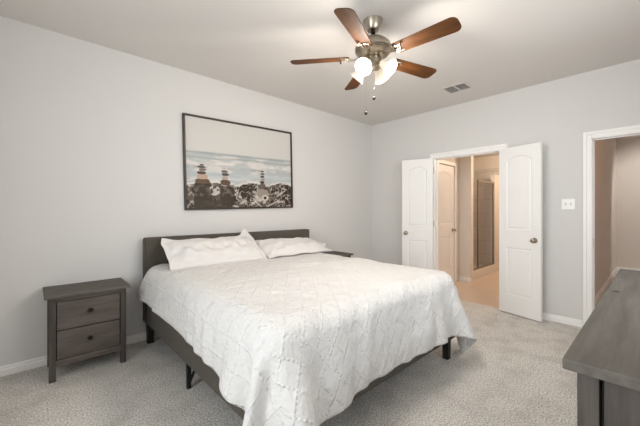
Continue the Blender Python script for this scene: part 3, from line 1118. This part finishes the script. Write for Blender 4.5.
ts = np.gradient(P, axis=0); tt = np.gradient(P, axis=1)
nr = np.cross(ts, tt); nr /= np.linalg.norm(nr, axis=-1, keepdims=True)
nr *= np.where((nr * np.array([0, 0, 1.0])).sum(-1).mean() < 0, -1, 1)
side = np.clip((0.72 - P[..., 2]) / 0.12, 0, 1)              # hanging part
puff = 0.006 * np.abs(sheet_noise(26, 24, 2)) + 0.008 * sheet_noise(9, 9, 3)
lf = (P[..., 0] < -3.5) * 1.0
fold = np.where(P[..., 1] < -2.1, sheet_noise(17, 5, 6) + 0.6 * sheet_noise(38, 9, 12), sheet_noise(3, 15, 8) + 0.5 * sheet_noise(6, 34, 13))
loose = 0.05 * lf * side * np.linspace(1, -0.2, NB)[None, :] * np.clip((0.66 - P[..., 2]) / 0.2, 0, 1)
P = P + nr * (puff * (1 - 0.3 * side) + 0.012 * np.maximum(fold + 0.4, 0) * side + loose)[..., None]
P[..., 2] = np.maximum(P[..., 2], 0.014)
P[..., 1] = np.minimum(P[..., 1], -0.13)
uvs = np.stack([rest[..., 0] + 2.6, rest[..., 1] + 1.2], -1)
me = grid_mesh('duvet', P, uvs)
ca = me.color_attributes.new('border', 'FLOAT_COLOR', 'POINT')
e = np.zeros((NA, NB)); e[:14, :] = 1
ca.data.foreach_set('color', np.repeat(e.reshape(-1, 1), 4, 1).astype(np.float32).ravel())
dv_ = link('duvet', me, M['tufted'], None, 'full')
sb = dv_.modifiers.new('smooth', 'SUBSURF'); sb.levels = 1; sb.render_levels = 1
sd = dv_.modifiers.new('thick', 'SOLIDIFY'); sd.thickness = 0.012; sd.offset = 1
tag(dv_, 'white tufted duvet with diamond stitching draped over the bed', 'duvet')

# ---- pillows


def pillow(name, label, w, h, t, flange, loc, rot, seed, bend=0.0, corner=None, tip=None):
    nx, ny = 60, 36
    u = np.linspace(-1, 1, nx)[:, None]; v = np.linspace(-1, 1, ny)[None, :]
    X = u * (w / 2) * (1 - 0.05 * (1 - v ** 2) * 0 - 0.035 * np.abs(u) ** 3 * (1 - v ** 2)) + 0 * v
    Y = v * (h / 2) * (1 - 0.06 * np.abs(v) ** 3 * (1 - u ** 2)) + 0 * u
    fu = flange / (w / 2); fv = flange / (h / 2)
    uu = np.clip(np.abs(u) / (1 - fu), 0, 1); vv = np.clip(np.abs(v) / (1 - fv), 0, 1)
    th = t / 2 * ((1 - uu ** 3.2) ** 0.55) * ((1 - vv ** 2.6) ** 0.55) + 0.003
    g = np.random.default_rng(seed)
    wr = sum(a * np.sin(f1 * u * 3 + f2 * v * 3 + ph) for a, f1, f2, ph in zip(g.uniform(0.0015, 0.004, 14), g.uniform(-7, 7, 14), g.uniform(-5, 5, 14), g.uniform(0, 6, 14)))
    edge = (np.abs(u) > 1 - fu) | (np.abs(v) > 1 - fv)
    mid = bend * (X ** 2) + 0.006 * np.sin(9 * u + seed) * edge + 0.005 * np.sin(7 * v * np.sign(u) + seed) * edge
    if corner:
        for (cu, cv, dx, dy, dz, rad) in corner:
            wgt = np.exp(-(((u - cu) / rad) ** 2 + ((v - cv) / rad) ** 2))
            X = X + dx * wgt; Y = Y + dy * wgt; mid = mid + dz * wgt
    top = np.stack([X, Y, mid + th + wr * (th > 0.01)], -1)
    bot = np.stack([X, Y, mid - th], -1)
    n = nx * ny
    idx = np.arange(n).reshape(nx, ny)
    f = np.stack([idx[:-1, :-1], idx[1:, :-1], idx[1:, 1:], idx[:-1, 1:]], -1).reshape(-1, 4)
    faces = f.tolist() + (f[:, ::-1] + n).tolist()
    ring = list(idx[:, 0]) + list(idx[-1, 1:]) + list(idx[-2::-1, -1]) + list(idx[0, -2:0:-1])
    k = len(ring)
    faces += [[int(ring[i]), int(ring[i]) + n, int(ring[(i + 1) % k]) + n, int(ring[(i + 1) % k])] for i in range(k)]
    me = bpy.data.meshes.new(name)
    me.from_pydata(np.concatenate([top.reshape(-1, 3), bot.reshape(-1, 3)]).tolist(), [], faces)
    bm = bmesh.new(); bm.from_mesh(me); bmesh.ops.recalc_face_normals(bm, faces=bm.faces); bm.to_mesh(me); bm.free()
    o = link(name, me, M['cotton'], None, 'full')
    s_ = o.modifiers.new('smooth', 'SUBSURF'); s_.levels = 1; s_.render_levels = 1
    o.location = loc
    o.rotation_euler = rot
    return tag(o, label, 'pillow', None)


pillow('pillow', 'white flanged pillow propped on the left half of the headboard', 1.00, 0.43, 0.15, 0.045, (-2.99, -0.36, 0.860), (R(33), 0, R(0)), 4,
       corner=[(1, 1, -0.05, 0.085, 0.03, 0.22), (-1, 1, 0.03, 0.01, 0.01, 0.2)])
pillow('pillow', 'white pillow lying lower on the right half, partly behind the other pillow', 0.94, 0.46, 0.13, 0.04, (-2.035, -0.375, 0.825), (R(19), 0, R(-1)), 8,
       corner=[(1, 1, 0.0, -0.02, -0.05, 0.4), (1, -0.2, 0.06, 0.0, 0.02, 0.12)])

# ------------------------------------------------------------------ dresser
dr = thing('dresser', 'grey stained wooden dresser with overhanging plank top at the right edge', 'dresser', (-2.745, -3.49, 0))
DXL, DXR, DYF, DYB, DZ = -3.508, -1.982, -3.243, -3.745, 0.94
Q = lambda x, y, z: (x + 2.745, y + 3.49, z)
mb = MB(); mb.box(Q(DXL, DYB, DZ - 0.024), Q(DXR, DYF, DZ), 0.004); tp = mb.build('dresser_top', M['stain_top'], dr)
mb = MB(); mb.lathe([(0, 0.0012), (0.010, 0.0012), (0.012, -0.001)], 14, Matrix.Translation(Q(-2.66, -3.272, DZ))); mb.build('wood_knot', M['dark_metal'], tp)
ix0, ix1, iy0, iy1 = DXL + 0.026, DXR - 0.026, DYF - 0.022, DYB + 0.01
for x in (ix0, ix1 - 0.04):
    for y in (iy0 - 0.036, iy1):
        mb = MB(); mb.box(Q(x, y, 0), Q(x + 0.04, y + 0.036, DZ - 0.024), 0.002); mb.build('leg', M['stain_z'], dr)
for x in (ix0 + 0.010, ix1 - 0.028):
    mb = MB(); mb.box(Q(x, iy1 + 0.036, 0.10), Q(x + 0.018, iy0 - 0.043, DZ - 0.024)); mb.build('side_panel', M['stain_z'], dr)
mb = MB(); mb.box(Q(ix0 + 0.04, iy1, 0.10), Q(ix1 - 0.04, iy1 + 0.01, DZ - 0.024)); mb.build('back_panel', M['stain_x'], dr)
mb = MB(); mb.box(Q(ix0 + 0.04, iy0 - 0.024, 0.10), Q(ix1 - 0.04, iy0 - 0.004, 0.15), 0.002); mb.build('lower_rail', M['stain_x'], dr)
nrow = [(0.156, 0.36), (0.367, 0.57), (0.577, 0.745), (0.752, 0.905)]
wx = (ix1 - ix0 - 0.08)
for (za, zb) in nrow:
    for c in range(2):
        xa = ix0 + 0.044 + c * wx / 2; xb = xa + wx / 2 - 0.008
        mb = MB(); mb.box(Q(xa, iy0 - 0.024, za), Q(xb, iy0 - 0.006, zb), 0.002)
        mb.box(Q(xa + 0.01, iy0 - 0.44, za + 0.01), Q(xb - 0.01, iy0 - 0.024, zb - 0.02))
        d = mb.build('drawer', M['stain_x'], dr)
        kb = MB()
        kb.lathe([(0, 0), (0.008, 0), (0.007, 0.010), (0.014, 0.016), (0.0175, 0.022), (0.015, 0.028), (0, 0.031)], 20,
                 Matrix.Translation(Q((xa + xb) / 2, iy0 - 0.006, (za + zb) / 2)) @ Matrix.Rotation(R(-90), 4, 'X'))
        kb.build('knob', M['dark_metal'], d, 50)
